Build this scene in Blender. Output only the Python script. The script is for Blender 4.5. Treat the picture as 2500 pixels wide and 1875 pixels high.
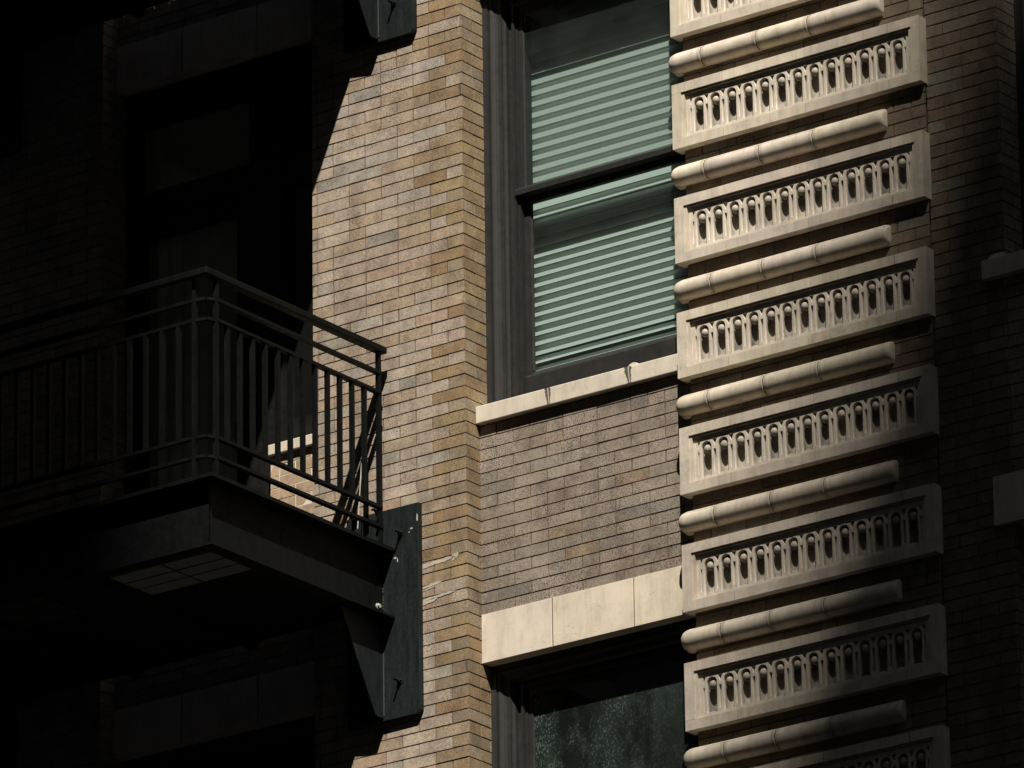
import bpy, bmesh, math, random
from mathutils import Vector, Matrix
random.seed(11)
D = bpy.data
sc = bpy.context.scene
for o in list(D.objects): D.objects.remove(o)
COL = sc.collection

# ------------------------------------------------------------------ camera
YAW, PIT, ROL, FPX = -.6307, .3519, -.0142, 19690.05
CAMPOS = Vector((24.2995, -32.85, -14.9017))
d = Vector((math.sin(YAW)*math.cos(PIT), math.cos(YAW)*math.cos(PIT), math.sin(PIT)))
r = Vector((math.cos(YAW), -math.sin(YAW), 0)); u = r.cross(d)
r2 = math.cos(ROL)*r + math.sin(ROL)*u
u2 = -math.sin(ROL)*r + math.cos(ROL)*u
cam = D.cameras.new('camera'); camo = D.objects.new('camera', cam); COL.objects.link(camo)
cam.sensor_width = 36; cam.lens = 36*FPX/2500; cam.clip_start = .5; cam.clip_end = 2000
M = Matrix((r2, u2, -d)).transposed().to_4x4(); M.translation = CAMPOS
camo.matrix_world = M
sc.camera = camo
# ------------------------------------------------------------------ light
SUNV = Vector((.428, -.59, 1.0)).normalized()          # towards the sun
w = D.worlds.new('World'); sc.world = w; w.use_nodes = True
nt = w.node_tree; bg = nt.nodes['Background']
sky = nt.nodes.new('ShaderNodeTexSky'); sky.sky_type = 'NISHITA'; sky.sun_disc = False
sky.sun_elevation = math.asin(SUNV.z); sky.sun_rotation = math.atan2(SUNV.x, SUNV.y)
nt.links.new(sky.outputs[0], bg.inputs[0]); bg.inputs[1].default_value = .055
sl = D.lights.new('sun', 'SUN'); sl.energy = 5.0; sl.angle = math.radians(.53); sl.color = (1, .94, .85)
so = D.objects.new('sun', sl); COL.objects.link(so)
so.rotation_euler = SUNV.to_track_quat('Z', 'Y').to_euler(); so.location = (20, -30, 60)
sc.view_settings.view_transform = 'Standard'; sc.view_settings.look = 'None'
sc.view_settings.exposure = .5; sc.view_settings.gamma = 1
sc.render.engine = 'CYCLES'

# ------------------------------------------------------------------ materials
def mat(name):
    m = D.materials.new(name); m.use_nodes = True
    n = m.node_tree; return m, n, n.nodes['Principled BSDF']
def node(n, t, **k):
    x = n.nodes.new(t)
    for a, b in k.items(): setattr(x, a, b)
    return x
def noise(n, scale, detail=3, rough=.6, vec=None, stretch=None):
    g = node(n, 'ShaderNodeNewGeometry')
    v = g.outputs['Position']
    if stretch:
        mp = node(n, 'ShaderNodeMapping'); mp.inputs['Scale'].default_value = stretch
        n.links.new(v, mp.inputs[0]); v = mp.outputs[0]
    t = node(n, 'ShaderNodeTexNoise'); t.inputs['Scale'].default_value = scale
    t.inputs['Detail'].default_value = detail; t.inputs['Roughness'].default_value = rough
    n.links.new(v, t.inputs['Vector']); return t.outputs['Fac']
def ramp(n, fac, stops):
    c = node(n, 'ShaderNodeValToRGB'); e = c.color_ramp.elements
    while len(e) < len(stops): e.new(.5)
    for i, (p, col) in enumerate(stops):
        e[i].position = p; e[i].color = col if len(col) == 4 else (*col, 1)
    n.links.new(fac, c.inputs[0]); return c.outputs[0]
def g3(v): return (v, v, v)
def mix(n, a, b, fac, mode='MIX'):
    x = node(n, 'ShaderNodeMix', data_type='RGBA', blend_type=mode)
    for i, s in ((0, fac), (6, a), (7, b)):
        if isinstance(s, (int, float)): x.inputs[i].default_value = s
        elif isinstance(s, tuple): x.inputs[i].default_value = (*s[:3], 1)
        else: n.links.new(s, x.inputs[i])
    return x.outputs[2]
def bump(n, p, fac, strength, dist):
    b = node(n, 'ShaderNodeBump'); b.inputs['Strength'].default_value = strength; b.inputs['Distance'].default_value = dist
    n.links.new(fac, b.inputs['Height']); n.links.new(b.outputs[0], p.inputs['Normal'])

def brick_mat(name, speck=1.0, dirt=1.0):
    m, n, p = mat(name)
    at = node(n, 'ShaderNodeVertexColor', layer_name='Col')
    base = at.outputs[0]
    # fine clay mottling inside each brick
    mot = ramp(n, noise(n, 55, 4, .7), [(.3, g3(.70)), (.5, g3(1.0)), (.72, g3(1.24))])
    c = mix(n, base, mot, 1, 'MULTIPLY')
    # blotches a brick long
    bl = ramp(n, noise(n, 9, 3, .6), [(.3, (.68, .66, .66)), (.52, g3(1)), (.75, (1.12, 1.08, 1.02))])
    c = mix(n, c, bl, 1, 'MULTIPLY')
    # iron spots
    sp = ramp(n, noise(n, 150, 1.5, .5), [(.54, g3(0)), (.63, g3(1))])
    amt = ramp(n, noise(n, 5, 2, .5), [(.35, g3(.25*speck)), (.65, g3(.95*speck))])
    f = mix(n, sp, amt, 1, 'MULTIPLY')
    c = mix(n, c, (.07, .05, .045), f)
    # streaks of soot washed down the wall
    st = ramp(n, noise(n, 2.2, 5, .65, stretch=(1.6, 1.6, .5)), [(.42, g3(1)), (.72, (1-.34*dirt, 1-.36*dirt, 1-.38*dirt))])
    c = mix(n, c, st, 1, 'MULTIPLY')
    n.links.new(c, p.inputs['Base Color']); p.inputs['Roughness'].default_value = .85
    bump(n, p, noise(n, 240, 3, .7), .35, .002)
    return m
def stone_mat(name, c0=(.71, .63, .52), c1=(.54, .485, .405), dirt=.7, specks=.5):
    m, n, p = mat(name)
    at = node(n, 'ShaderNodeVertexColor', layer_name='Col')
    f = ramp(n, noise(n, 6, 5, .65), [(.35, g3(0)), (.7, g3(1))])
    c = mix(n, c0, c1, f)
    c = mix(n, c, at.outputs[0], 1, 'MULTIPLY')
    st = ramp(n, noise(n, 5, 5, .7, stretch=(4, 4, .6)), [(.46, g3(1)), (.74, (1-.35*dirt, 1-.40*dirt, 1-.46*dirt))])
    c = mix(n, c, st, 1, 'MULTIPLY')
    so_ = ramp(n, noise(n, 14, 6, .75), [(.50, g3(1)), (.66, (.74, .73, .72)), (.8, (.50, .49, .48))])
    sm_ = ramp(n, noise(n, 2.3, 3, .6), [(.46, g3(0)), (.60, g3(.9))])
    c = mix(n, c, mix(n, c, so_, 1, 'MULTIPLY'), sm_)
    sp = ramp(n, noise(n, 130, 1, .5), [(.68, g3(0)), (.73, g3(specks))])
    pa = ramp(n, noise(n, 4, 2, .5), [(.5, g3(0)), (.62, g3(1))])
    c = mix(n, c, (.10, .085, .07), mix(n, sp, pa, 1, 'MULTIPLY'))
    n.links.new(c, p.inputs['Base Color']); p.inputs['Roughness'].default_value = .7
    bump(n, p, noise(n, 90, 4, .7), .25, .002)
    return m
def paint_mat(name, c0, c1, rough=.5, scale=20, spec=.5, stretch=(1, 1, .35)):
    m, n, p = mat(name)
    f = ramp(n, noise(n, scale, 5, .7, stretch=stretch), [(.35, g3(0)), (.7, g3(1))])
    n.links.new(mix(n, c0, c1, f), p.inputs['Base Color'])
    rr = ramp(n, noise(n, scale*2, 3, .6), [(.3, g3(rough-.1)), (.7, g3(rough+.15))])
    n.links.new(rr, p.inputs['Roughness']); p.inputs['Specular IOR Level'].default_value = spec
    bump(n, p, noise(n, scale*5, 3, .6), .25, .0015)
    return m
def plain(name, c, rough=.8):
    m, n, p = mat(name)
    f = ramp(n, noise(n, 7, 4, .6), [(.3, g3(.8)), (.7, g3(1.15))])
    n.links.new(mix(n, c, f, 1, 'MULTIPLY'), p.inputs['Base Color']); p.inputs['Roughness'].default_value = rough
    return m
def glass_mat(name, tint, dust=.04, dustcol=(.5, .6, .55), sparkle=0.0):
    m, n, p = mat(name)
    out = n.nodes['Material Output']; n.nodes.remove(p)
    tr = node(n, 'ShaderNodeBsdfTransparent'); tr.inputs[0].default_value = (*tint, 1)
    gl = node(n, 'ShaderNodeBsdfGlossy'); gl.inputs['Roughness'].default_value = .02
    gg = node(n, 'ShaderNodeNewGeometry'); dt = node(n, 'ShaderNodeVectorMath', operation='DOT_PRODUCT')
    n.links.new(gg.outputs['Incoming'], dt.inputs[0]); n.links.new(gg.outputs['Normal'], dt.inputs[1])
    m1 = node(n, 'ShaderNodeMath', operation='ABSOLUTE'); n.links.new(dt.outputs['Value'], m1.inputs[0])
    m2 = node(n, 'ShaderNodeMath', operation='SUBTRACT'); m2.inputs[0].default_value = 1; n.links.new(m1.outputs[0], m2.inputs[1])
    m3 = node(n, 'ShaderNodeMath', operation='POWER'); n.links.new(m2.outputs[0], m3.inputs[0]); m3.inputs[1].default_value = 5
    fr = node(n, 'ShaderNodeMath', operation='MULTIPLY_ADD'); n.links.new(m3.outputs[0], fr.inputs[0]); fr.inputs[1].default_value = .92; fr.inputs[2].default_value = .07
    a = node(n, 'ShaderNodeMixShader'); n.links.new(fr.outputs[0], a.inputs[0])
    n.links.new(tr.outputs[0], a.inputs[1]); n.links.new(gl.outputs[0], a.inputs[2])
    df = node(n, 'ShaderNodeBsdfDiffuse'); df.inputs[0].default_value = (*dustcol, 1)
    b = node(n, 'ShaderNodeMixShader')
    dn = ramp(n, noise(n, 3.5, 5, .7, stretch=(1, 1, 1.4)), [(.3, g3(dust*.6)), (.72, g3(dust*1.35))])
    if sparkle:
        s1 = ramp(n, noise(n, 150, 1.5, .5, stretch=(1.2, 1, .6)), [(.57, g3(0)), (.68, g3(sparkle))])
        s2 = ramp(n, noise(n, 2.4, 4, .6, stretch=(1.6, 1, 1)), [(.40, g3(.05)), (.62, g3(1))])
        dn = mix(n, dn, mix(n, s2, g3(.045), 1, 'MULTIPLY'), 1, 'ADD')
        g_ = node(n, 'ShaderNodeNewGeometry'); sx_ = node(n, 'ShaderNodeSeparateXYZ'); n.links.new(g_.outputs['Position'], sx_.inputs[0])
        mr = node(n, 'ShaderNodeMapRange'); n.links.new(sx_.outputs[0], mr.inputs[0])
        for i_, v_ in ((1, .30), (2, 1.15), (3, 1.35), (4, .18)): mr.inputs[i_].default_value = v_
        s2 = mix(n, s2, mr.outputs[0], 1, 'MULTIPLY')
        dn = mix(n, dn, mix(n, s1, s2, 1, 'MULTIPLY'), 1, 'ADD')
    n.links.new(dn, b.inputs[0]); n.links.new(a.outputs[0], b.inputs[1]); n.links.new(df.outputs[0], b.inputs[2])
    n.links.new(b.outputs[0], out.inputs[0]); return m

M_BRICK = brick_mat('old_brick'); M_BRICKG = brick_mat('spotted_brick', 1.6, 1.1); M_BRICKN = brick_mat('new_brick', .25, .3)
M_MORT = plain('dark_mortar', (.12, .07, .048), .95)
M_MORTN = plain('white_mortar', (.62, .56, .45), .95)
M_STONE = stone_mat('cream_terracotta'); M_LINT = stone_mat('lintel_stone', (.73, .65, .53), (.58, .52, .44), .5, .8)
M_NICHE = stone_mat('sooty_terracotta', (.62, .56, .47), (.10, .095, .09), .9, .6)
M_SMEAR = plain('cement_smear', (.45, .40, .31), .95)
M_STAIN = plain('black_crust', (.10, .085, .08), .95)
M_FRAME = paint_mat('bronze_paint', (.016, .0165, .0165), (.028, .0255, .0235), .55, 12, .3)
M_STEEL = paint_mat('black_green_steel_paint', (.0028, .0036, .0035), (.0058, .007, .0066), .55, 16, .12)
M_STEELW = paint_mat('scuffed_steel_paint', (.0055, .0085, .0088), (.016, .021, .021), .5, 26, .25, stretch=(1.5, 1.5, .25))
M_WELD = plain('grey_weld', (.07, .075, .07), .6)
M_VENT = plain('grey_mesh', (.20, .22, .22), .7)
M_VENT_SHADE = plain('mesh_painted_shade', (.02, .02, .02), .7)  # same vent mesh, the left vent's deeper shade put into the colour
M_RUST = plain('rust_primer', (.42, .14, .07), .9)
M_CHIP = plain('bare_metal_chip', (.5, .5, .44), .6)
M_DOORF = paint_mat('black_door_paint', (.006, .006, .0055), (.012, .0115, .0105), .5, 12, .25)
M_GLASS = glass_mat('teal_glass', (.70, .785, .75), .02, (.50, .58, .54))
M_GLASSU = glass_mat('hazy_teal_glass', (.70, .785, .75), .03, (.42, .50, .46))
M_GLASSF = glass_mat('dusty_glass', (.48, .64, .57), .02, (.36, .48, .42), .28)
M_GLASSD = glass_mat('door_glass', (.75, .8, .76), .02, (.4, .45, .38))
M_ROOM = plain('dark_room', (.035, .04, .038), .9)
M_CURT = plain('grey_curtain', (.56, .58, .40), .9)
M_ASPH = plain('asphalt', (.05, .05, .052), .9); M_PAVE = plain('pavement_concrete', (.30, .265, .21), .9)
M_TOWER = plain('tower_cladding', (.17, .13, .09), .8); M_TGLASS = paint_mat('tower_glass', (.02, .025, .03), (.03, .035, .04), .15, 1)
# blind slats: translucent white plastic
def slat_mat(name, clear):
    m, n, p = mat(name); n.nodes.remove(p)
    df = node(n, 'ShaderNodeBsdfDiffuse'); df.inputs[0].default_value = (.86, .90, .88, 1)
    tl = node(n, 'ShaderNodeBsdfTranslucent'); tl.inputs[0].default_value = (.80, .85, .81, 1)
    ms = node(n, 'ShaderNodeMixShader'); ms.inputs[0].default_value = .50
    n.links.new(df.outputs[0], ms.inputs[1]); n.links.new(tl.outputs[0], ms.inputs[2])
    tr = node(n, 'ShaderNodeBsdfTransparent'); m2 = node(n, 'ShaderNodeMixShader'); m2.inputs[0].default_value = clear
    n.links.new(ms.outputs[0], m2.inputs[1]); n.links.new(tr.outputs[0], m2.inputs[2])
    n.links.new(m2.outputs[0], n.nodes['Material Output'].inputs[0]); return m
M_SLAT = slat_mat('blind_slat', .19); M_SLATL = slat_mat('lower_blind_slat', .0)
# ------------------------------------------------------------------ mesh helpers
class MB:
    def __init__(s): s.v = []; s.f = []; s.c = []; s.m = []
    def face(s, pts, col=(1, 1, 1), mi=0):
        i = len(s.v); s.v += [tuple(q) for q in pts]; s.f.append(tuple(range(i, i+len(pts)))); s.c.append(col); s.m.append(mi)
    def box(s, x0, x1, y0, y1, z0, z1, col=(1, 1, 1), mi=0, skip=''):
        P = lambda a, b, c: (a, b, c)
        if x0 > x1: x0, x1 = x1, x0
        if y0 > y1: y0, y1 = y1, y0
        if z0 > z1: z0, z1 = z1, z0
        F = {'f': [(x0,y0,z0),(x1,y0,z0),(x1,y0,z1),(x0,y0,z1)], 'b': [(x1,y1,z0),(x0,y1,z0),(x0,y1,z1),(x1,y1,z1)],
             'l': [(x0,y1,z0),(x0,y0,z0),(x0,y0,z1),(x0,y1,z1)], 'r': [(x1,y0,z0),(x1,y1,z0),(x1,y1,z1),(x1,y0,z1)],
             't': [(x0,y0,z1),(x1,y0,z1),(x1,y1,z1),(x0,y1,z1)], 'd': [(x0,y1,z0),(x1,y1,z0),(x1,y0,z0),(x0,y0,z0)]}
        for k, q in F.items():
            if k not in skip: s.face(q, col, mi)
        return s
    def prism(s, poly, ax, a, b, col=(1, 1, 1), mi=0, caps=True):
        """poly: 2D points (the two other axes in xyz order), extruded along ax from a to b"""
        def P(q, t):
            if ax == 'x': return (t, q[0], q[1])
            if ax == 'y': return (q[0], t, q[1])
            return (q[0], q[1], t)
        n = len(poly)
        for i in range(n):
            p, q = poly[i], poly[(i+1) % n]
            s.face([P(p, a), P(q, a), P(q, b), P(p, b)], col, mi)
        if caps:
            s.face([P(q, a) for q in reversed(poly)], col, mi); s.face([P(q, b) for q in poly], col, mi)
        return s
    def sheet(s, prof, ax, a, b, col=(1, 1, 1), mi=0):
        for p, q in zip(prof, prof[1:]):
            if ax == 'z': s.face([(*p, a), (*q, a), (*q, b), (*p, b)], col, mi)
            else: s.face([(a, *p), (a, *q), (b, *q), (b, *p)], col, mi)
        return s
    def build(s, name, mats, parent=None, smooth=False, bevel=0, merge=False):
        me = D.meshes.new(name); me.from_pydata(s.v, [], s.f); me.update()
        if not isinstance(mats, (list, tuple)): mats = [mats]
        for m in mats: me.materials.append(m)
        ca = me.color_attributes.new('Col', 'FLOAT_COLOR', 'CORNER')
        li = 0
        for pi, pl in enumerate(me.polygons):
            pl.material_index = s.m[pi]; pl.use_smooth = smooth
            for _ in range(pl.loop_total): ca.data[li].color = (*s.c[pi], 1); li += 1
        bm = bmesh.new(); bm.from_mesh(me)
        if merge or bevel or smooth: bmesh.ops.remove_doubles(bm, verts=bm.verts, dist=1e-5)
        if merge or bevel: bmesh.ops.recalc_face_normals(bm, faces=bm.faces)
        bm.to_mesh(me); bm.free()
        o = D.objects.new(name, me); COL.objects.link(o)
        if parent: adopt(o, parent)
        if bevel:
            b = o.modifiers.new('bevel', 'BEVEL'); b.width = bevel; b.segments = 2; b.limit_method = 'ANGLE'; b.angle_limit = math.radians(40)
        return o
def world_loc(o):
    l = Vector(o.location)
    while o.parent: o = o.parent; l = l + Vector(o.location)
    return l
def adopt(o, parent): o.parent = parent; o.location = -world_loc(parent)
def tag(o, label=None, cat=None, group=None, kind=None):
    for k, v in (('label', label), ('category', cat), ('group', group), ('kind', kind)):
        if v: o[k] = v
    return o
def empty(name, loc, **k):
    o = D.objects.new(name, None); o.location = loc; o.empty_display_size = .3; COL.objects.link(o); return tag(o, **k)

# ------------------------------------------------------------------ brickwork
CH = .0677; Z0 = 2.1973; BL = .2225
def pick(w):
    t = random.random()*sum(a for a, _ in w)
    for a, c in w:
        t -= a
        if t <= 0: break
    k = random.uniform(.92, 1.08); m_ = sum(a*c_[i_] for a, c_ in w for i_ in (1,))/sum(a for a, _ in w)
    return tuple((v*.70+.30*v*m_/c[1])*k*random.uniform(.985, 1.015) for v in c)
PALE = [(5, (0.439, 0.362, 0.281)), (3, (0.412, 0.329, 0.248)), (2.2, (0.392, 0.302, 0.208)), (1.2, (0.428, 0.378, 0.311)), (.4, (0.366, 0.266, 0.187)), (.8, (0.313, 0.276, 0.224))]
TAN = [(3, (0.323, 0.231, 0.126)), (2, (0.357, 0.265, 0.155)), (2, (0.290, 0.197, 0.106)), (1.6, (0.368, 0.293, 0.194)), (1, (0.252, 0.197, 0.126))]
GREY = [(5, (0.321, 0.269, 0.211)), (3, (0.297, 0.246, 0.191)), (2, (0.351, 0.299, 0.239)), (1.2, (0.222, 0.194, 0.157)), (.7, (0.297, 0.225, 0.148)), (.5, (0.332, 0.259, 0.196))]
NEW = [(3, (.44, .325, .215)), (2, (.41, .295, .19))]
RED = [(3, (0.194, 0.142, 0.092)), (2, (0.173, 0.130, 0.088)), (2, (0.215, 0.170, 0.118)), (1, (0.153, 0.117, 0.081)), (.7, (0.235, 0.211, 0.162))]
def brick_wall(mb, mo, axis, plane, u0, u1, z0, z1, pal, zoff=0.0, lead=None, corner_pal=None, corner='right', hprob=.16, gap=.0074, recess=.005, sgn=-1):
    """axis 'x': bricks run along x, facing -y at y=plane; axis 'y': run along y, facing +x at x=plane."""
    n0 = math.floor((Z0+zoff - z1)/CH) - 1; n1 = math.ceil((Z0+zoff - z0)/CH) + 1
    for n in range(n0, n1):
        zt = Z0+zoff - n*CH - gap/2; zb = zt - CH + gap
        zt = min(zt, z1); zb = max(zb, z0)
        if zt - zb < .008: continue
        segs = []; L = u1-u0; t = 0.0
        head = (n % 2 == 0)
        first = (BL/2 if head else BL) if lead is None else lead[n % 2]
        segs.append(first); t = first
        while t < L:
            if random.random() < hprob: segs.append(BL/2); t += BL/2
            else: segs.append(BL); t += BL
        a = 0.0
        for k, s in enumerate(segs):
            b = min(a+s, L)
            if b-a < .012: break
            if corner == 'right': ua, ub = u1-b, u1-a
            else: ua, ub = u0+a, u0+b
            jg = random.uniform(.7, 1.3)*gap/2
            ca = 0 if (k == 0 and corner == 'right') or (b >= L and corner == 'left') else jg
            cb = 0 if (k == 0 and corner == 'right') else jg
            if corner == 'right':
                la = ua+(jg if b < L else 0); lb = ub-(jg if k else 0)
            else:
                la = ua+(jg if k else 0); lb = ub-(jg if b < L else 0)
            P = pal
            if corner_pal:
                dist = (u1-(ua+ub)/2) if corner == 'right' else ((ua+ub)/2-u0)
                if random.random() < max(0, 1.05-dist/.32): P = corner_pal
            c = pick(P)
            j = lambda: random.uniform(-.0010, .0010)
            off = random.uniform(-.0009, .0009); ti = random.uniform(-.0011, .0011); tz = random.uniform(-.0008, .0008)
            q = [(la, zb+j(), off-ti-tz), (lb, zb+j(), off+ti-tz), (lb, zt+j(), off+ti+tz), (la, zt+j(), off-ti+tz)]
            if axis == 'x':
                F = [(x, plane+o_, z) for x, z, o_ in q]; B = [(x, plane+recess+.004, z) for x, z, o_ in q]
            else:
                F = [(plane+o_, x, z) for x, z, o_ in q]; B = [(plane-recess-.004, x, z) for x, z, o_ in q]
            mb.face(F, c)
            for i in range(4):
                i2 = (i+1) % 4
                mb.face([B[i], B[i2], F[i2], F[i]], c)
            a += s
    if axis == 'x':
        y = plane+recess; mo.face([(u0, y, z0), (u1, y, z0), (u1, y, z1), (u0, y, z1)])
    else:
        x = plane-recess; mo.face([(x, u0, z0), (x, u1, z0), (x, u1, z1), (x, u0, z1)])

ZB, ZT = -6.6, 7.2              # zone of the facade built brick by brick
XL, XR = -5.2, 6.2
HS = 3.945                      # storey height
building = empty('brick_building', (.5, .4, -16.5), label='old tan brick apartment building with cream carved stone bands and dark framed windows', cat='building')

def brick_part(name, specs, m=None, mm=None):
    mb, mo = MB(), MB()
    for s in specs: brick_wall(mb, mo, **s)
    o = mb.build(name, m or M_BRICK, building)
    q = mo.build('mortar', mm or M_MORT); q.parent = o; q.location = (0, 0, 0)
    return o
# pillar between the balcony bay and the blind window: front + right return
XA0 = -1.035
tag(brick_part('pillar', [dict(axis='x', plane=0, u0=XA0, u1=0, z0=ZB, z1=ZT, pal=PALE, corner_pal=TAN),
    dict(axis='y', plane=0, u0=0, u1=.205, z0=ZB, z1=ZT, pal=TAN, corner='left', lead=(.19, .105), hprob=0)]),
    'sunlit tan brick pillar with orange-brown bricks at its corner')
# pillar left of the balcony door
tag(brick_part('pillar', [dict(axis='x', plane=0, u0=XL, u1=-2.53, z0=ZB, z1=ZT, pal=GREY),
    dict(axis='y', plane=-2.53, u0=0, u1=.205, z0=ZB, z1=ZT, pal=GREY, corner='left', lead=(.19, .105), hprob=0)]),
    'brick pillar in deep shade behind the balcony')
# panels and rolls on the wide pier
PER, PH = .6508, .3707
PTOP = [1.4638 - i*PER for i in range(-3, 7)]
PX0, PX1, PY = 1.434, 3.020, -.050
bands = []
zt = ZT
for t in PTOP:
    bands.append((t, zt)); zt = t-PH
bands.append((ZB, zt))
for a, b in bands:
    if b-a > .02: brick_part('pier', [dict(axis='x', plane=0, u0=1.48, u1=3.012, z0=a, z1=b, pal=RED, corner='left', hprob=.1)])
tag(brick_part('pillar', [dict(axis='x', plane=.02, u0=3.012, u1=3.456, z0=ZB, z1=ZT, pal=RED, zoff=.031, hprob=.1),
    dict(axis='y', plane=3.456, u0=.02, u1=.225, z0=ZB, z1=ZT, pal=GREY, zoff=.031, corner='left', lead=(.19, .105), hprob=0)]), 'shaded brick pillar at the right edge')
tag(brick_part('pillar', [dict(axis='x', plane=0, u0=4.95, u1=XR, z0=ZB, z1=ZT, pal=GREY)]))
# recessed spandrels under each window
for k in (-1, 0, 1):
    o = brick_part('spandrel', [dict(axis='x', plane=.1265, u0=0, u1=1.5, z0=-1.178+k*HS, z1=-.095+k*HS, pal=GREY, corner='left', hprob=.12)], M_BRICKG)
    if k == 0: o['label'] = 'greyish speckled brick panel below the blind window'
    brick_part('spandrel', [dict(axis='x', plane=.1265, u0=-2.53, u1=XA0, z0=-1.205+k*HS+(.02 if k == 1 else 0), z1=-.76+k*HS, pal=GREY, hprob=.12)])
    brick_part('spandrel', [dict(axis='x', plane=.028, u0=3.458, u1=4.95, z0=-1.168+k*HS, z1=-.088+k*HS, pal=GREY, zoff=.031, corner='left', hprob=.12)])
# newer brick infill under the side light
tag(brick_part('brick_infill', [dict(axis='x', plane=.1265, u0=-1.432, u1=-1.036, z0=-.758, z1=.045, pal=NEW, zoff=.02, hprob=.2, gap=.0068, recess=.0012)], M_BRICKN, M_MORTN), 'newer smooth orange bricks with white mortar')
brick_part('brick_infill', [dict(axis='x', plane=.1265, u0=-1.432, u1=-1.036, z0=-.758+3.933, z1=.045+3.933, pal=NEW, zoff=.02, hprob=.2, gap=.0068, recess=.0012)], M_BRICKN, M_MORTN)

# ------------------------------------------------------------------ plain remainder of the building (outside the photo)
M_FAR, n, p = mat('far_brick')
bt = node(n, 'ShaderNodeTexBrick'); bt.inputs['Scale'].default_value = 1; bt.inputs['Brick Width'].default_value = .22; bt.inputs['Row Height'].default_value = CH; bt.inputs['Mortar Size'].default_value = .004
bt.inputs['Color1'].default_value = (.40, .30, .21, 1); bt.inputs['Color2'].default_value = (.33, .24, .16, 1); bt.inputs['Mortar'].default_value = (.09, .06, .045, 1)
gm = node(n, 'ShaderNodeNewGeometry'); sx = node(n, 'ShaderNodeSeparateXYZ'); cx = node(n, 'ShaderNodeCombineXYZ'); ad = node(n, 'ShaderNodeMath', operation='ADD')
n.links.new(gm.outputs['Position'], sx.inputs[0]); n.links.new(sx.outputs[0], ad.inputs[0]); n.links.new(sx.outputs[1], ad.inputs[1])
n.links.new(ad.outputs[0], cx.inputs[0]); n.links.new(sx.outputs[2], cx.inputs[1]); n.links.new(cx.outputs[0], bt.inputs['Vector'])
n.links.new(bt.outputs[0], p.inputs['Base Color']); p.inputs['Roughness'].default_value = .9
mb = MB()
mb.box(-22, XL, .0, 12, -16.5, 16, skip='').box(XR, 22, .0, 12, -16.5, 16)
mb.box(XL, XR, .0, 12, -16.5, ZB).box(XL, XR, .0, 12, ZT, 16)
mb.box(XL, XR, 2.6, 12, ZB, ZT)
o = mb.build('wall', M_FAR, building)
# masonry cores behind the brick skins so nothing is paper thin and the rooms stay dark
mb = MB()
mb.box(XA0+.004, -.012, .012, 2.6, ZB, ZT).box(XL, -2.542, .012, 2.6, ZB, ZT)
mb.box(1.486, 3.01, .066, 2.6, ZB, ZT).box(3.02, 3.444, .033, 2.6, ZB, ZT).box(4.952, XR, .012, 2.6, ZB, ZT)
for k in (-1, 0, 1, 2):
    mb.box(-.01, 1.485, .139, .42, -1.176+k*HS, -.11+k*HS)
    mb.box(-2.54, XA0+.003, .139, .42, -1.2+k*HS, -.77+k*HS)
    mb.box(3.445, 4.951, .042, .42, -1.16+k*HS, -.1+k*HS)
mb.box(-1.428, XA0+.003, .139, .30, -.76, .04).box(-1.428, XA0+.003, .139, .30, -.76+3.933, .04+3.933)
mb.build('masonry_core', M_MORT, building)
# rooms: floors, ceilings
mb = MB()
for k in (-1, 0, 1, 2):
    mb.box(-2.54, 4.95, .43, 2.6, -1.05+k*HS, -.75+k*HS)
mb.build('floor_slab', M_ROOM, building)

# ------------------------------------------------------------------ carved bands
def seg_tint(): 
    k = random.uniform(.90, 1.05); return (k, k*random.uniform(.97, 1.0), k*random.uniform(.92, 1.0))
def outline_mesh(name, outer, holes, y0, y1, material, parent):
    """flat plate in XZ with holes, from y0 (front) to y1"""
    cu = D.curves.new(name, 'CURVE'); cu.dimensions = '2D'; cu.fill_mode = 'BOTH'
    for poly in [outer]+holes:
        s = cu.splines.new('POLY'); s.points.add(len(poly)-1); s.use_cyclic_u = True
        for i, (x, z) in enumerate(poly): s.points[i].co = (x, z, 0, 1)
    cu.extrude = abs(y1-y0)/2
    co = D.objects.new('tmp', cu); COL.objects.link(co)
    dg = bpy.context.evaluated_depsgraph_get()
    me = D.meshes.new_from_object(co.evaluated_get(dg)); me.name = name
    ym = (y0+y1)/2
    for v in me.vertices: x, z, t = v.co; v.co = (x, ym - t, z)
    D.objects.remove(co); D.curves.remove(cu)
    me.flip_normals() if False else None
    bm = bmesh.new(); bm.from_mesh(me); bmesh.ops.remove_doubles(bm, verts=bm.verts, dist=1e-6); bmesh.ops.recalc_face_normals(bm, faces=bm.faces); bm.to_mesh(me); bm.free()
    ca = me.color_attributes.new('Col', 'FLOAT_COLOR', 'CORNER')
    for i in range(len(ca.data)): ca.data[i].color = (1, 1, 1, 1)
    me.materials.clear(); me.materials.append(material)
    o = D.objects.new(name, me); COL.objects.link(o)
    b = o.modifiers.new('bevel', 'BEVEL'); b.width = .0012; b.segments = 1; b.limit_method = 'ANGLE'; b.angle_limit = math.radians(50)
    if parent: adopt(o, parent)
    return o
AC = [1.590 + .10642*i for i in range(13)]      # arch centres
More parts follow.
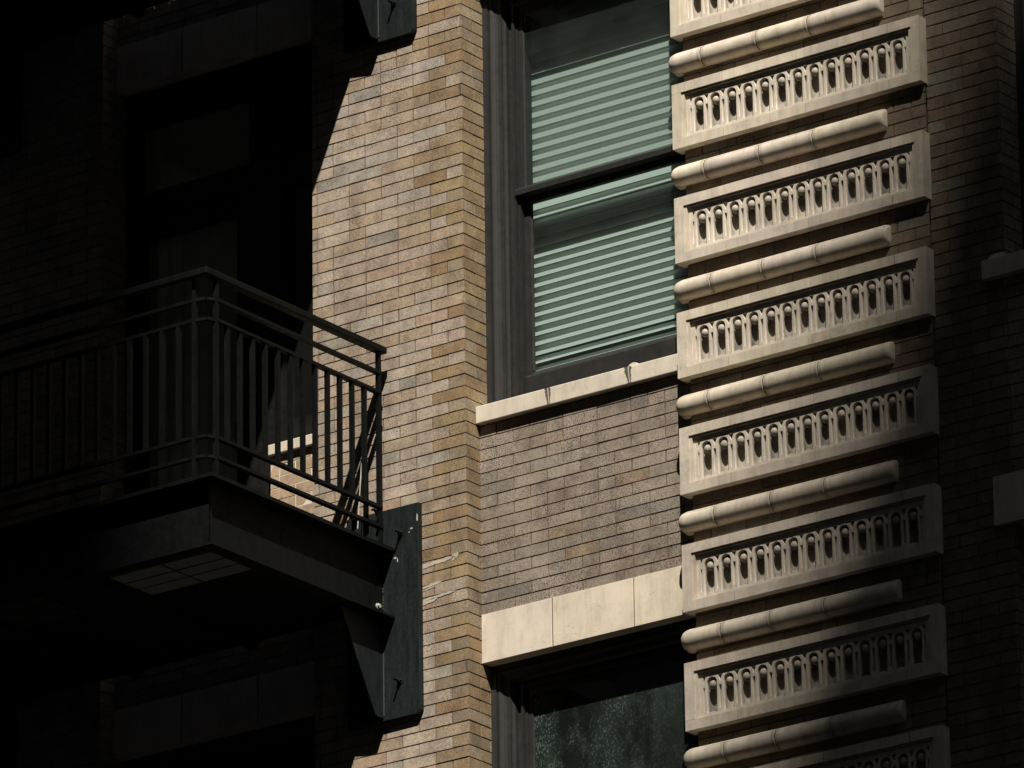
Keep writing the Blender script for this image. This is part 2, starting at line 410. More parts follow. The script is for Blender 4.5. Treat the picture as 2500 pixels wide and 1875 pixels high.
def build_panel(zt, many=True):
    zb = zt-PH; y0 = PY
    f = MB(); cuts = [PX0, 1.764, 2.292, 2.823, PX1]
    ix0, ix1, it, ib = 1.492, 2.968, zt-.053, zt-.316
    for a, b in zip(cuts, cuts[1:]):
        t = seg_tint(); aa = a + (.0024 if a > PX0 else 0); bb = b-(.0024 if b < PX1 else 0)
        f.box(aa, bb, y0+random.uniform(-.0012, .0012), .035, it, zt, t)
        f.box(aa, bb, y0+random.uniform(-.0012, .0012), .035, zb, ib, t)
        f.box(aa+.0004, bb-.0004, y0+.010, .034, it-.011, it-.0002, tuple(v*.55 for v in t))          # inner fillet under the top lip, lip shadow darkened into its tint
    t = seg_tint()
    f.box(PX0, ix0, y0, .035, ib+.0003, it-.0003, t).box(ix1, PX1, y0, .035, ib+.0003, it-.0003, t)
    f.box(ix0+.0003, ix0+.018, y0+.008, .034, ib+.0006, it-.0115, t).box(ix1-.018, ix1-.0003, y0+.008, .034, ib+.0006, it-.0115, t)
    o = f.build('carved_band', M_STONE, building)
    b = o.modifiers.new('bevel', 'BEVEL'); b.width = .0022; b.segments = 2; b.limit_method = 'ANGLE'
    # arcade plate
    T = it-.013; B = ib+.0008
    crown = zt-.0975
    holes = []
    def arch(c):
        R = .0318; pts = []
        for i in range(13):
            a = math.pi*i/12; pts.append((c+R*math.cos(a), crown-R+R*1.05*math.sin(a)))
        zb_ = zt-.295
        pts += [(c-R, zb_), (c-R*.6, zb_+.006), (c, zb_+.010), (c+R*.6, zb_+.006), (c+R, zb_)]
        return pts
    for c in AC: holes.append(arch(c))
    mids = [AC[0]-.0532] + [(a+b)/2 for a, b in zip(AC, AC[1:])] + [AC[-1]+.0532]
    for i, m in enumerate(mids):
        l = 0 if i == 0 else 1; rr = 0 if i == len(mids)-1 else 1
        W = .0150
        holes.append([(m-W*l-.001, crown+.006), (m+W*rr+.001, crown+.006), (m+.006*rr+.001, crown-.012), (m+.001, crown-.030), (m-.001, crown-.030), (m-.006*l-.001, crown-.012)])
        W = .0072
        holes.append([(m-W*l-.001, crown-.052), (m+W*rr+.001, crown-.052), (m+.006*rr+.001, crown-.085), (m+.0055*rr+.001, crown-.178), (m-.0055*l-.001, crown-.178), (m-.006*l-.001, crown-.085)])
    yp = -.026
    a = outline_mesh('arcade', [(ix0+.0185, B), (ix1-.0185, B), (ix1-.0185, T), (ix0+.0185, T)], holes, yp, yp+.026, M_STONE, None)
    a.parent = o; a.location = (0, 0, 0)
    # niches behind
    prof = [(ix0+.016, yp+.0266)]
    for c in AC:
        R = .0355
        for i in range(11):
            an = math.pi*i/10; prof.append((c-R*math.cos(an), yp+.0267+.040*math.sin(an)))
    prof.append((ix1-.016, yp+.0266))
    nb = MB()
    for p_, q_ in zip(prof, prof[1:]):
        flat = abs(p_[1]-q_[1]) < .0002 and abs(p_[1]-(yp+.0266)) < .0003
        nb.sheet([p_, q_], 'z', ib-.01, it, (.38, .37, .36) if flat else (1, 1, 1))  # flat slot backs darkened: slot shadow painted in along with soot
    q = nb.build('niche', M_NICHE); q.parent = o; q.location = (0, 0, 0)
    # one bead on its tongue hanging in each arch
    R = .0225; cy = -.010; cz = crown-.040; bd = MB()
    for i in range(8):
        for j in range(12):
            def S(i, j):
                th = math.pi*i/8; ph = 2*math.pi*j/12
                return (R*math.sin(th)*math.cos(ph), cy+R*math.sin(th)*math.sin(ph), cz+R*1.08*math.cos(th))
            bd.face([S(i, j), S(i+1, j), S(i+1, j+1), S(i, j+1)], (.72, .71, .70))
    for j in range(12):
        a0 = math.pi*j/12; a1 = math.pi*(j+1)/12
        bd.face([(-.0225*math.cos(a0), .012-.016*math.sin(a0), cz+.014), (-.0225*math.cos(a1), .012-.016*math.sin(a1), cz+.014), (-.012*math.cos(a1), .034-.004*math.sin(a1), cz-.030), (-.012*math.cos(a0), .034-.004*math.sin(a0), cz-.030)], (.5, .48, .46))
    if many:
        q = None
        for c in AC:
            if q is None: q = bd.build('bead', M_STONE, smooth=True)
            else: q = q.copy(); COL.objects.link(q)
            k = random.uniform(.95, 1.05)
            q.parent = o; q.location = (c, 0, cz*(1-k)); q.scale = (k, 1, k)
    else:
        b2 = MB()
        for c in AC:
            for fc, cc in zip(bd.f, bd.c): b2.face([(bd.v[t][0]+c, bd.v[t][1], bd.v[t][2]) for t in fc], cc)
        q = b2.build('bead', M_STONE, smooth=True); q.parent = o; q.location = (0, 0, 0); q['kind'] = 'stuff'
    return o
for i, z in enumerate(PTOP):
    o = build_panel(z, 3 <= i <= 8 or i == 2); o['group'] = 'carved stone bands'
# rounded torus stones between the bands
def build_roll(zc, js):
    o_mb = MB(); x0, x1 = 1.398, 2.774; R = .060
    ed = [x0]+js+[x1]
    N = 14
    for a, b in zip(ed, ed[1:]):
        t = seg_tint(); st = []
        aa = a+(.0026 if a > x0 else 0); bb = b-(.0026 if b < x1 else 0)
        Rk = R*random.uniform(.985, 1.01)
        if a == x0: st += [(x0, .0), (x0+.001, .25), (x0+.005, .50), (x0+.012, .70), (x0+.024, .87), (x0+.040, .96), (x0+.058, 1), (x0+.08, 1)]
        else: st += [(aa, .94), (aa+.003, 1), (aa+.0045, 1), (aa+.008, 1), (aa+.02, 1)]
        if b == x1: st += [(bb-.04, 1), (bb-.022, 1), (bb-.008, .95), (bb-.002, .85), (bb, .6), (bb, 0)]
        else: st += [(bb-.02, 1), (bb-.008, 1), (bb-.0045, 1), (bb-.003, 1), (bb, .94)]
        for (xa, ka), (xb, kb) in zip(st, st[1:]):
            for i in range(N):
                a0 = math.pi*i/N-math.pi/2; a1 = math.pi*(i+1)/N-math.pi/2
                P = lambda x, k, an: (x, .003-Rk*k*math.cos(an)*1.0, zc+Rk*k*math.sin(an))
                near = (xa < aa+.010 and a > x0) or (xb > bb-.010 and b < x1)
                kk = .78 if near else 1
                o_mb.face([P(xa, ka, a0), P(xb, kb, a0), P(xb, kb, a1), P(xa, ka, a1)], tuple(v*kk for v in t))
    # small fillet under the torus, and the same stone filling the joints
    o = o_mb.build('roll_moulding', M_STONE, building, smooth=True)
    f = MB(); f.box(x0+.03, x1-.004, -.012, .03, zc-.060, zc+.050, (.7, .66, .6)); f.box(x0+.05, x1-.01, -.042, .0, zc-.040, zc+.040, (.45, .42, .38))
    q = f.build('backing_fillet', M_STONE); q.parent = o; q.location = (0, 0, 0)
    o['group'] = 'rounded stone mouldings'
    return o
for i, z in enumerate(PTOP):
    k = i-3
    j = random.uniform(-.02, .03)
    js = [1.622+j+.004*k, 1.968+random.uniform(-.01, .02)+.004*k, 2.308+random.uniform(-.01, .02)+.004*k]
    build_roll(z+.136, js)

# ------------------------------------------------------------------ lintels and sills
def blocks(name, xs, y0, y1, z0, z1, m, gap=.0085, bevel=.002, label=None):
    f = MB()
    for a, b in zip(xs, xs[1:]):
        f.box(a+(gap/2 if a != xs[0] else 0), b-(gap/2 if b != xs[-1] else 0), y0+random.uniform(-.001, .001), y1, z0, z1, seg_tint())
    o = f.build(name, m, building, bevel=bevel)
    j = MB(); j.box(xs[0]+.005, xs[-1]-.005, y0+.006, y1-.01, z0+.004, z1-.004)
    q = j.build('mortar_joint', M_MORT); q.parent = o; q.location = (0, 0, 0)
    if label: o['label'] = label
    return o
for k in (-1, 0, 1):
    blocks('lintel', [.0, .467, 1.0, 1.499], .121, .24, -1.452+k*HS, -1.178+k*HS, M_LINT)
    dz = .02 if k == 1 else 0
    blocks('lintel', [-2.529, -2.055, -1.52, XA0-.001], .121, .24, -1.481+k*HS+dz, -1.205+k*HS+dz, M_LINT)
    blocks('lintel', [3.349, 3.9, 4.5, 5.05], -.004, .2, -1.433+k*HS, -1.168+k*HS, M_LINT)
def sill(x0, x1, yf, z0, z1, ybk, slope=.03, bevel=.004):
    f = MB(); f.prism([(ybk, z0), (ybk, z1+slope), (yf+.01, z1+.003), (yf, z1), (yf, z0)], 'x', x0, x1, seg_tint())
    return f.build('window_sill', M_LINT, building, bevel=bevel)
for k in (-1, 0, 1):
    s_ = sill(.002, 1.499, .087, -.100+k*HS, -.003+k*HS, .32)
    if k == 0:
        s_['label'] = 'cream stone sill with two black streaks'
        for (xa, w_) in ((.487, .030), (1.018, .034)):
            f = MB()
            rr = random.Random(int(xa*100))
            for side in (-1, 1):
                pts = []
                for i in range(10):
                    z = -.004-.092*i/9; ww = (w_*.8 if side < 0 else w_*.62)*(1-.55*i/9)*rr.uniform(.75, 1.15)
                    pts.append((xa+side*.0025+.008*i/9, xa+side*(ww)+.008*i/9, z))
                for (a1, b1, z1_), (a2, b2, z2_) in zip(pts, pts[1:]):
                    f.face([(a1, .0855, z1_), (b1, .0855, z1_), (b2, .0855, z2_), (a2, .0855, z2_)])
            q = f.build('black_streak', M_STAIN); q.parent = s_; q.location = (0, 0, 0)
        f = MB(); f.prism([(1.015, -.004), (1.022, .009), (1.045, .015), (1.068, .010), (1.078, -.004)], 'y', .091, .15)
        q = f.build('mortar_lump', M_LINT, bevel=.002); q.parent = s_; q.location = (0, 0, 0)
for k in (-1, 0, 1):
    s_ = sill(3.335, 5.07, -.02, -.091+k*HS, .012+k*HS, .2)
    f = MB(); f.prism([(3.355, .010), (3.385, .040), (3.452, .043), (3.475, .018), (3.475, .010)], 'y', .0, .017)
    for v_i in range(len(f.v)): f.v[v_i] = (f.v[v_i][0], f.v[v_i][1], f.v[v_i][2]+k*HS)
    q = f.build('sill_lug', M_LINT, bevel=.002); q.parent = s_; q.location = (0, 0, 0)
for k in (0, 1):
    sill(-1.43, XA0-.001, .098, .040+k*3.933, .100+k*3.933, .30, slope=.02)

# ------------------------------------------------------------------ windows
JP = [(0, .197), (.018, .200), (.033, .201), (.034, .209), (.048, .207), (.060, .212), (.067, .219), (.085, .226), (.105, .229), (.107, .238), (.112, .246), (.119, .255),
      (.123, .277), (.150, .279), (.151, .262), (.166, .261), (.167, .281), (.181, .281), (.182, .30)]
def window(x0, x1, z0, z1, material_glass, full=True):
    """double hung sash window; z0 = sill line, z1 = underside of lintel"""
    fr = MB()
    L = [(x0+a, b) for a, b in JP]; R = [(x1-a, b) for a, b in JP]
    fr.prism(L+[(x0+.182, .40), (x0, .40)], 'z', z0, z1)
    fr.prism(R+[(x1-.182, .40), (x1, .40)], 'z', z0, z1)
    # head, swept the same way
    H = [(b+.0015, z1-a*.8) for a, b in JP]
    fr.prism(H+[(.402, z1-.146), (.402, z1)], 'x', x0+.001, x1-.001)
    # sub sill
    fr.prism([(.19, z0), (.19, z0+.030), (.235, z0+.050), (.27, z0+.056), (.27, z0+.075), (.401, z0+.09), (.401, z0)], 'x', x0+.0005, x1-.0005)
    o = fr.build('window', M_FRAME, building)
    a, b = x0+.168, x1-.168
    zt_ = z1-.13; zm = z0+1.235
    us = MB()      # upper, outer sash
    us.box(a-.002, a+.040, .287, .305, zm+.03, zt_).box(b-.040, b+.002, .287, .305, zm+.03, zt_)
    us.box(a+.0405, b-.0405, .2865, .3045, zt_-.045, zt_)
    us.prism([(.252, zm), (.252, zm+.030), (.262, zm+.038), (.286, zm+.052), (.31, zm+.052), (.31, zm)], 'x', a-.004, b+.004)
    us.prism([(a+.0402, .288), (a+.046, .2965), (a+.0402, .2965)], 'z', zm+.053, zt_-.046)
    q = us.build('upper_sash', M_FRAME); q.parent = o; q.location = (0, 0, 0)
    g = MB(); g.face([(a+.03, .297, zm+.03), (b-.03, .297, zm+.03), (b-.03, .297, zt_-.02), (a+.03, .297, zt_-.02)])
    q = g.build('upper_glass', M_GLASSU if material_glass is M_GLASS else material_glass); q.parent = o; q.location = (0, 0, 0)
    ls = MB()      # lower, inner sash
    zb_ = z0+.085
    ls.box(a, a+.052, .318, .345, zb_, zm+.04).box(b-.052, b, .318, .345, zb_, zm+.04)
    ls.box(a+.0525, b-.0525, .317, .344, zm-.036, zm+.04)
    ls.prism([(.312, zb_-.004), (.312, zb_+.105), (.318, zb_+.118), (.330, zb_+.135), (.344, zb_+.137), (.344, zb_-.004)], 'x', a-.001, b+.001)
    ls.prism([(a+.0525, .319), (a+.060, .330), (a+.0525, .330)], 'z', zb_+.138, zm-.037)
    q = ls.build('lower_sash', M_FRAME); q.parent = o; q.location = (0, 0, 0)
    g = MB(); g.face([(a+.04, .331, zb_+.12), (b-.04, .331, zb_+.12), (b-.04, .331, zm), (a+.04, .331, zm)])
    q = g.build('lower_glass', material_glass); q.parent = o; q.location = (0, 0, 0)
    return o
tag(window(0, 1.5, .0, 2.493, M_GLASS), 'tall double hung window with lowered pale blind')
tag(window(0, 1.5, -HS, 2.493-HS, M_GLASSF), 'double hung window with dusty speckled glass')
window(0, 1.5, HS, 2.493+HS, M_GLASS)
for k in (-1, 0, 1): window(3.456, 4.95, .03+k*HS, 2.512+k*HS, M_GLASSD)
window(-2.53, XA0, -HS, -1.481, M_GLASSD)

# balcony door with transom and side light
def door_set(dz, parent):
    f = MB(); yF = .205
    zt_ = 2.477+dz; zb_ = -.76+dz
    def fb(x0, x1, z0, z1, y0=yF, y1=.30): f.box(x0, x1, y0, y1, z0+dz, z1+dz)
    fb(-2.529, -2.474, -.76, 2.476); fb(-2.4735, -1.638, 2.36, 2.4755, .2065); fb(-2.4735, -1.638, 1.70, 1.855, .2065)
    fb(-1.6375, -1.4005, -.76, 2.4765, .2035)
    fb(-1.40, -1.036, 2.354, 2.4758, .2068); fb(-1.40, -1.036, 1.66, 1.845, .2068); fb(-1.40, -1.036, .105, .26, .2068); fb(-1.09, -1.0355, .2605, 1.6595, .2072); fb(-1.09, -1.0355, 1.8455, 2.3535, .2072)
    o = f.build('door_frame', M_DOORF, parent)
    g = MB()
    for x0, x1, z0, z1 in ((-2.474, -1.638, 1.855, 2.36), (-1.40, -1.09, 1.845, 2.354), (-1.40, -1.09, .26, 1.66)):
        g.face([(x0, .262, z0+dz), (x1, .262, z0+dz), (x1, .262, z1+dz), (x0, .262, z1+dz)])
    q = g.build('glass_pane', M_GLASSD); q.parent = o; q.location = (0, 0, 0)
    dm = MB(); Y0, Y1 = .225, .27
    dm.box(-2.473, -2.405, Y0, Y1, -.75+dz, 1.699+dz).box(-1.742, -1.638, Y0, Y1, -.75+dz, 1.699+dz)
    dm.box(-2.4045, -1.7425, Y0+.001, Y1, 1.578+dz, 1.6985+dz).box(-2.4045, -1.7425, Y0+.001, Y1, -.7495+dz, -.55+dz)
    q = dm.build('door', M_DOORF, parent)
    h = MB(); h.box(-1.715, -1.70, Y0-.05, Y0-.035, .15+dz, .32+dz).box(-1.715, -1.70, Y0-.0345, Y0, .155+dz, .175+dz).box(-1.715, -1.70, Y0-.0345, Y0, .295+dz, .315+dz)
    hh = h.build('door_handle', M_STEEL); hh.parent = q; hh.location = (0, 0, 0)
    g = MB(); g.face([(-2.41, .25, -.56+dz), (-1.73, .25, -.56+dz), (-1.73, .25, 1.585+dz), (-2.41, .25, 1.585+dz)])
    e = g.build('door_glass', M_GLASSD); e.parent = q; e.location = (0, 0, 0)
    c = MB()      # pale curtain just inside the glass
    pr = [(-2.45+i*.02, .33+.012*math.sin(i*1.3)) for i in range(40)]
    c.sheet(pr, 'z', -.74+dz, 1.66+dz)
    c.sheet([(-2.50+i*.02, .345+.010*math.sin(i*1.1)) for i in range(46)], 'z', 1.80+dz, 2.30+dz)
    e = c.build('door_curtain', M_CURT, smooth=True); e.parent = q; e.location = (0, 0, 0)
    return o
door_set(0, building); door_set(3.933, building)

# cement smears beside the lower bracket
rs = random.Random(5)
def smear(x0, x1, z, h):
    f = MB()
    n = 14; top = []; bot = []
    for i in range(n+1):
        t = i/n; x = x0+(x1-x0)*t; e = min(1, 4*(1-t))
        top.append((x, -.0022, z+h*.5*e*rs.uniform(.6, 1.1)+.014*t)); bot.append((x, -.0022, z-h*.5*e*rs.uniform(.5, 1.0)+.014*t))
    for i in range(n): f.face([bot[i], bot[i+1], top[i+1], top[i]])
    tag(f.build('cement_smear', M_SMEAR, building), 'pale cement smeared over the bricks')
smear(-.297, -.075, -.875, .026); smear(-.10, -.055, -.865, .038); smear(-.297, -.165, -.995, .016); smear(-.297, -.21, -1.012, .010); smear(-.297, -.075, -1.068, .017); smear(-.297, -.20, -1.085, .022)
# chipped brick corners
f = MB()
for z in (1.832, -1.484):
    f.face([(-.022, -.0016, z+.012), (-.012, -.0016, z-.03), (-.002, -.0016, z-.034), (-.001, -.0016, z+.02), (-.012, -.0016, z+.024)])
f.build('brick_chip', M_STAIN, building)

# ------------------------------------------------------------------ window blind
def blind(x0, x1, zones, label):
    root = empty('window_blind', ((x0+x1)/2, .45, zones[-1][1]), label=label, cat='blind')
    for zi, (zt_, zb_, p_, tb, wd) in enumerate(zones):
        f = MB(); z = zt_; be = math.atan(tb); n = 0
        while z > zb_:
            pts = []
            for i in range(5):
                s = i/4; bow = .0035*math.sin(math.pi*s)
                pts.append((.412+wd*s*math.cos(be)-bow*math.sin(be), z+wd*s*math.sin(be)+bow*math.cos(be)))
            sk = random.uniform(-.0012, .0012)
            for (y1_, z1_), (y2_, z2_) in zip(pts, pts[1:]):
                f.face([(x0, y1_, z1_-sk), (x1, y1_, z1_+sk), (x1, y2_, z2_+sk), (x0, y2_, z2_-sk)])
            z -= p_; n += 1
        f.build('slats', M_SLATL if zi else M_SLAT, root)
    hb = MB(); hb.box(x0, x1, .40, .46, zones[0][0]+.03, zones[0][0]+.08); hb.build('head_rail', M_CURT, root)
    bb = MB(); bb.box(x0, x1, .41, .45, zones[-1][1]-.03, zones[-1][1]-.012); bb.build('bottom_rail', M_CURT, root)
    return root
blind(.06, 1.44, [(2.38, 1.24, .0640, 1.95, .095), (1.195, .34, .0565, 1.5, .092), (.30, .13, .0565, 1.1, .080)], 'pale green-white venetian blind lowered behind the tall window')

# ------------------------------------------------------------------ balcony
XW, YWB = -.541, -1.545       # channel webs
BX0 = -3.36                   # far web
ZTOP, ZBOT = -.752, -1.142
def build_balcony(root):
    tk = .012
    # side channels (web + outward flanges), right one carries bolts
    for X, sg in ((XW, 1), (BX0, -1)):
        f = MB(); a, b = sorted((X, X-sg*tk))
        f.box(a, b, YWB+.0005, -.034, ZBOT+.0125, ZTOP-.0125)
        a, b = sorted((X-sg*tk, X+sg*.080))
        f.box(a, b, YWB-.072, -.03, ZBOT, ZBOT+.012).box(a, b, YWB-.072, -.03, ZTOP-.012, ZTOP)
        f.build('side_beam', M_STEEL, root)
    f = MB()
    f.box(BX0, XW, YWB, YWB+tk, ZBOT+.0125, ZTOP-.0125)
    f.box(BX0+.0125, XW-.0125, YWB-.0715, YWB+tk, ZBOT+.0003, ZBOT+.0122).box(BX0+.0125, XW-.0125, YWB-.0715, YWB+tk, ZTOP-.0122, ZTOP-.0003)
    f.build('front_beam', M_STEEL, root)
    f = MB(); f.box(BX0-.078, XW+.078, YWB-.070, -.02, ZTOP+.0006, ZTOP+.010); f.build('deck', M_STEEL, root)
    f = MB(); f.box(BX0+.0005, XW-.0125, YWB+.0125, -.05, ZBOT+.06, ZBOT+.075)
    for x in (-1.40, -2.2, -3.0): f.box(x-.03, x+.03, YWB+.0126, -.06, ZBOT+.013, ZBOT+.059)
    f.build('soffit', M_STEEL, root)
    for vx in (-1.287, -2.49):
        f = MB(); a, b, c_, d_ = vx, vx+.706, -1.447, -1.088; z = ZBOT+.030
        nx = 44
        for i in range(nx):
            y = c_+(d_-c_)*(i+.5)/nx; f.box(a, b, y-.0026, y+.0026, z, z+.004)
        f.box(a, b, c_, d_, z+.010, z+.014)
        vo = f.build('soffit_vent', M_VENT if vx > -2 else M_VENT_SHADE, root)
        f = MB(); f.box(a+.348, a+.355, c_, d_, z-.003, z-.0005)
        for yy in (c_+.12, c_+.24): f.box(a, b, yy-.002, yy+.002, z-.0028, z-.0007)
        q = f.build('vent_bars', M_STEEL); q.parent = vo; q.location = (0, 0, 0)
    # brackets
    for X, sg in ((XW, 1), (BX0, -1)):
        f = MB(); ch = .02
        p = [(X-.243, -1.705), (X+.243-ch, -1.705), (X+.243, -1.705+ch), (X+.243, -.513), (X-.243, -.513)]
        f.prism(p, 'y', -.036, -.0015)
        br = f.build('bracket_plate', M_STEELW, root, bevel=.003)
        g = MB(); a, b = sorted((X+.0, X-sg*.014))
        g.prism([(-.0365, -1.142), (-.414, -1.142), (-.112, -1.680), (-.095, -1.690), (-.0365, -1.690)], 'x', a, b)
        q = g.build('gusset', M_STEELW, root, bevel=.002)
        g = MB(); g.prism([(-.0365, ZTOP), (-.0365, -.56), (-.045, -.56), (-.12, ZTOP)], 'x', a, b)
        q = g.build('gusset', M_STEELW, root, bevel=.002)
        if sg == 1:
            for (bx, bz) in ((-.430, -1.500), (-.415, -.665), (-.65, -1.5), (-.65, -.665)):
                h = MB()
                for rad, y0, y1, nn in ((.020, -.041, -.0362, 12), (.0135, -.056, -.041, 6), (.0070, -.098, -.056, 8)):
                    h.prism([(bx+rad*math.cos(2*math.pi*i/nn), bz+rad*math.sin(2*math.pi*i/nn)) for i in range(nn)], 'y', y0, y1)
                q = h.build('bolt', M_STEELW); q.parent = br; q.location = (0, 0, 0)
            h = MB()
            for i in range(60):
                z = -1.675+i*.0090
                h.box(X-.001, X+.004+random.uniform(0, .002), -.0405, -.0358, z, z+.0075)
            for i in range(22):
                z = ZBOT+.02+i*.0158
                if random.random() < .7: h.box(X-.001, X+.003, -.0400, -.0358, z, z+.010)
            q = h.build('weld_bead', M_WELD); q.parent = br; q.location = (0, 0, 0)
            h = MB()
            def blob(cx, cz, w_, h_, n=9, sd=1):
                rr = random.Random(sd); pts = [(cx+w_*rr.uniform(.6, 1)*math.cos(2*math.pi*i/n), -.0372, cz+h_*rr.uniform(.6, 1)*math.sin(2*math.pi*i/n)) for i in range(n)]
                h.face(pts)
            blob(-.305, -.60, .006, .030, 9, 3); blob(-.345, -.655, .012, .006, 7, 5); blob(-.36, -.672, .006, .004, 7, 8)
            blob(-.455, -.80, .012, .007, 7, 9); blob(-.44, -.815, .005, .014, 7, 10)
            q = h.build('paint_chip', M_CHIP); q.parent = br; q.location = (0, 0, 0)
            h = MB(); h.face([(-.531, -.0374, -.761), (-.487, -.0374, -.757), (-.495, -.0374, -.781), (-.531, -.0374, -.793)])
            q = h.build('rust_patch', M_RUST); q.parent = br; q.location = (0, 0, 0)
    # stud on the side web near the wall, vertical end weld
    h = MB(); cy, cz = -.085, -1.069
    for rad, x0_, x1_, nn in ((.017, XW, XW+.006, 12), (.012, XW+.006, XW+.018, 6)):
        h.prism([(cy+rad*math.cos(2*math.pi*i/nn), cz+rad*math.sin(2*math.pi*i/nn)) for i in range(nn)], 'x', x0_, x1_)
    h.build('stud', M_CHIP, root)
    # railing
    R1, R2, R3, R4 = .255, .141, -.518, -.630
    s = .0115
    XS, YS = -.507, -1.590            # railing lines
    xs0 = -3.39
    ra = MB()
    def hbar(p, q, z, hh=.009, ww=.016):
        p, q = Vector(p), Vector(q); dd = (q-p).normalized(); nn = Vector((-dd.y, dd.x, 0))*ww
        A = [p+nn, p-nn]; B = [q+nn, q-nn]
        lo, hi = z-hh, z+hh
        ra.face([(A[0].x, A[0].y, hi), (A[1].x, A[1].y, hi), (B[1].x, B[1].y, hi), (B[0].x, B[0].y, hi)])
        ra.face([(A[0].x, A[0].y, lo), (B[0].x, B[0].y, lo), (B[1].x, B[1].y, lo), (A[1].x, A[1].y, lo)])
        ra.face([(A[0].x, A[0].y, lo), (A[0].x, A[0].y, hi), (B[0].x, B[0].y, hi), (B[0].x, B[0].y, lo)])
        ra.face([(A[1].x, A[1].y, lo), (B[1].x, B[1].y, lo), (B[1].x, B[1].y, hi), (A[1].x, A[1].y, hi)])
        ra.face([(A[0].x, A[0].y, lo), (A[1].x, A[1].y, lo), (A[1].x, A[1].y, hi), (A[0].x, A[0].y, hi)])
        ra.face([(B[0].x, B[0].y, lo), (B[0].x, B[0].y, hi), (B[1].x, B[1].y, hi), (B[1].x, B[1].y, lo)])
    for z in (R1, R2, R3, R4):
        hbar((XS, -.095, 0), (XS, -1.525, 0), z); hbar((XS, -1.525, 0), (XS-.022, YS+.012, 0), z, .008, .010); hbar((XS-.022, YS+.012, 0), (-.598, YS, 0), z, .008, .010)
        hbar((-.598, YS, 0), (xs0+.09, YS, 0), z, .009, .012); hbar((xs0+.09, YS, 0), (xs0, -1.525, 0), z); hbar((xs0, -1.525, 0), (xs0, -.095, 0), z)
    ra.build('rail', M_STEEL, root)
    hr = MB()
    for (x0, x1, y0, y1) in ((-.532, -.480, -1.640, -.060), (xs0-.02, xs0+.02, -1.640, -.060)):
        hr.box(x0, x1, y0, y1, .372, .410)
    hr.box(xs0+.0205, -.5325, -1.640, -1.596, .3722, .4098)
    hr.build('handrail', M_STEEL, root, bevel=.005)
    def vbar(name, x, y, z0, z1, h=.0115):
        b = MB(); b.box(x-h, x+h, y-h, y+h, z0, z1); return b.build(name, M_STEEL, root)
    for (x, y) in ((XS, -.107), (XS, -1.525), (-.598, YS), (-2.0, YS), (xs0+.09, YS), (xs0, -1.525), (xs0, -.107)):
        vbar('post', x, y, ZTOP+.012, .371, .0115)
    for y in [-.237-.1085*i for i in range(12)]:
        vbar('baluster', XS, y, R3+.0095, R2-.0095); vbar('baluster', xs0, y, R3+.0095, R2-.0095)
    for x in [-.706-.1110*i for i in range(24)]:
        if abs(x+2.0) > .03: vbar('baluster', x, YS, R3+.0095, R2-.0095)
    # fixings at the wall end: flag plate and scroll
    b = MB()
    for i in range(10):
        a0 = math.pi*(-.5+i/9*1.1); a1 = math.pi*(-.5+(i+1)/9*1.1)
        P = lambda a, r_: (-.155+r_*math.cos(a), -.578+r_*1.25*math.sin(a))
        b.prism([P(a0, .022), P(a0, .031), P(a1, .031), P(a1, .022)], 'x', XS-.006, XS+.006)
    b.build('wall_fixing', M_STEEL, root)
    # small feet under the lower rail
    b = MB()
    for y in (-.14, -.19, -.30): b.box(XS-.02, XS+.01, y-.012, y+.012, ZTOP+.011, ZTOP+.055)
    b.build('foot_block', M_STEELW, root)
    # round brace rod glinting inside the corner
    b = MB(); b.prism([(-.20, -.70), (-.155, -.26), (-.151, -.26), (-.196, -.70)], 'x', XS-.085, XS-.081)
    b.build('brace_rod', M_CHIP, root)
bal = empty('steel_balcony', (-1.95, -.8, -1.705), label='black steel balcony with thin vertical bars in front of the glazed door', cat='balcony', group='steel balconies on the facade')
build_balcony(bal)
up = bal.copy(); COL.objects.link(up); up.location = Vector(bal.location)+Vector((0, 0, 3.933))
up['label'] = 'black steel balcony above, only its bolted bracket foot showing at the top edge'
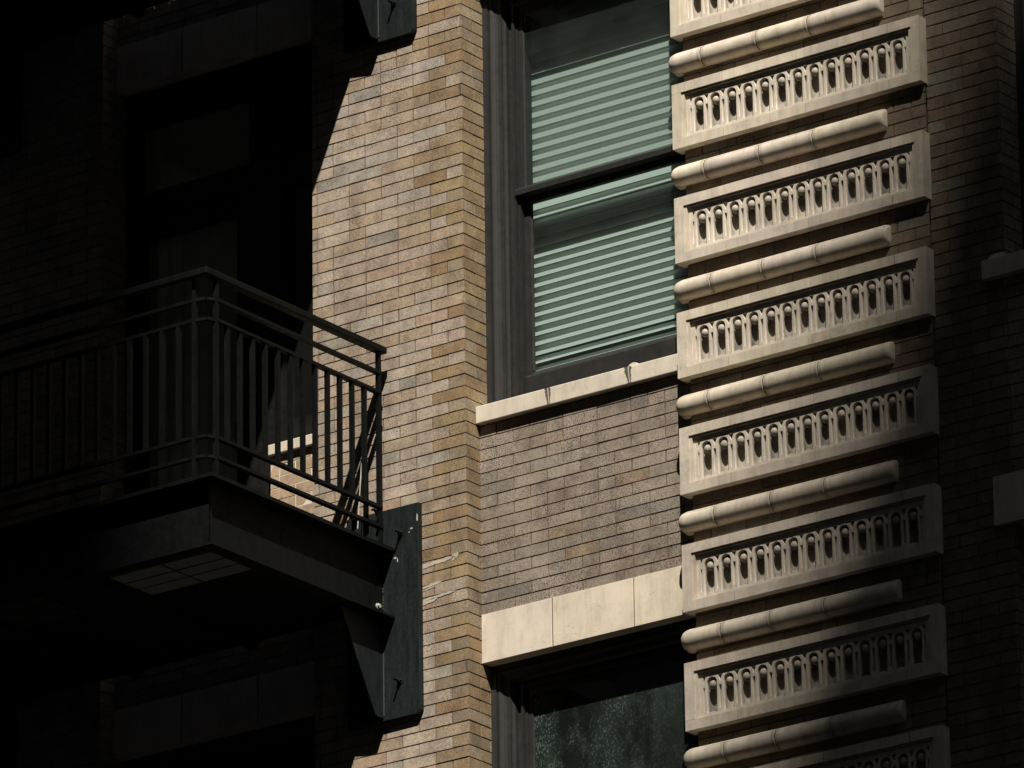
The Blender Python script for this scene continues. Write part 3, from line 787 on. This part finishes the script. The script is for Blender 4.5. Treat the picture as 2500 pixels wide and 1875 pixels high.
for ch in list(bal.children):
    c = ch.copy(); c.parent = up; COL.objects.link(c)
    for g in ch.children:
        e = g.copy(); e.parent = c; COL.objects.link(e)

# ------------------------------------------------------------------ street and the buildings across it (behind the camera), added sky blockers at both ends
def struct(name, mb, m): return tag(mb.build(name, m), kind='structure')
struct('ground', MB().box(-400, 400, -400, 400, -17.2, -16.72), M_ASPH)
struct('road', MB().box(-400, 400, -30, -6, -16.71, -16.66), M_ASPH)
struct('pavement', MB().box(-400, 400, -6, .0-.01, -16.71, -16.5).box(-400, 400, -38, -30, -16.71, -16.5), M_PAVE)
def tower(name, label, x0, x1, y0, y1, z1, rot=0, pivot=None, cat='building'):
    root = empty(name, (pivot[0], pivot[1], -16.5), label=label, cat=cat); root.rotation_euler.z = rot
    def loc(o): o.parent = root; o.location = (0, 0, 0)
    px, py = pivot
    b = MB(); b.box(x0-px, x1-px, y0-py, y1-py, 0, z1+16.5); w_ = b.build('wall', M_TOWER); loc(w_)
    g = MB(); z = 4.0
    while z+2 < z1+16.5:
        for i in range(int((x1-x0)/3)):
            xa = x0-px+.8+i*3; g.box(xa, xa+1.7, y1-py-.02, y1-py+.04, z, z+1.9)
        z += 3.8
    w_ = g.build('window_band', M_TGLASS); w_['kind'] = 'stuff'; loc(w_)
    return root
T = 62.0
ex = -.92 + .428*T; ey = -1.62 - .59*T
tower('high_rise_building', 'tall dark high-rise across the street, behind the viewer', -70, ex, ey-30, ey, 190, 0, (ex, ey))
# roof edge of the lower block whose shadow crosses the carved pier
T2 = 150.0
X = 3.28+.428*T2; Y = -.59*T2; Z = 2.9+T2
tower('office_building', 'lower dark office block across the street, behind the viewer', X, X+60, Y-40, Y, Z, math.radians(7.4), (X, Y))
tower('left_sky_blocker', 'unseen dark block added far left of the balconies to cut sky light', -62, -46, -36, -1, 60, 0, (-62, -36))  # added out of view to block ambient sky from the left
tower('right_sky_blocker', 'unseen dark block added far right of the carved pier to cut sky light', 46, 62, -50, -1, 55, 0, (46, -50))  # unseen mass, put in to hold back sky light on the right side
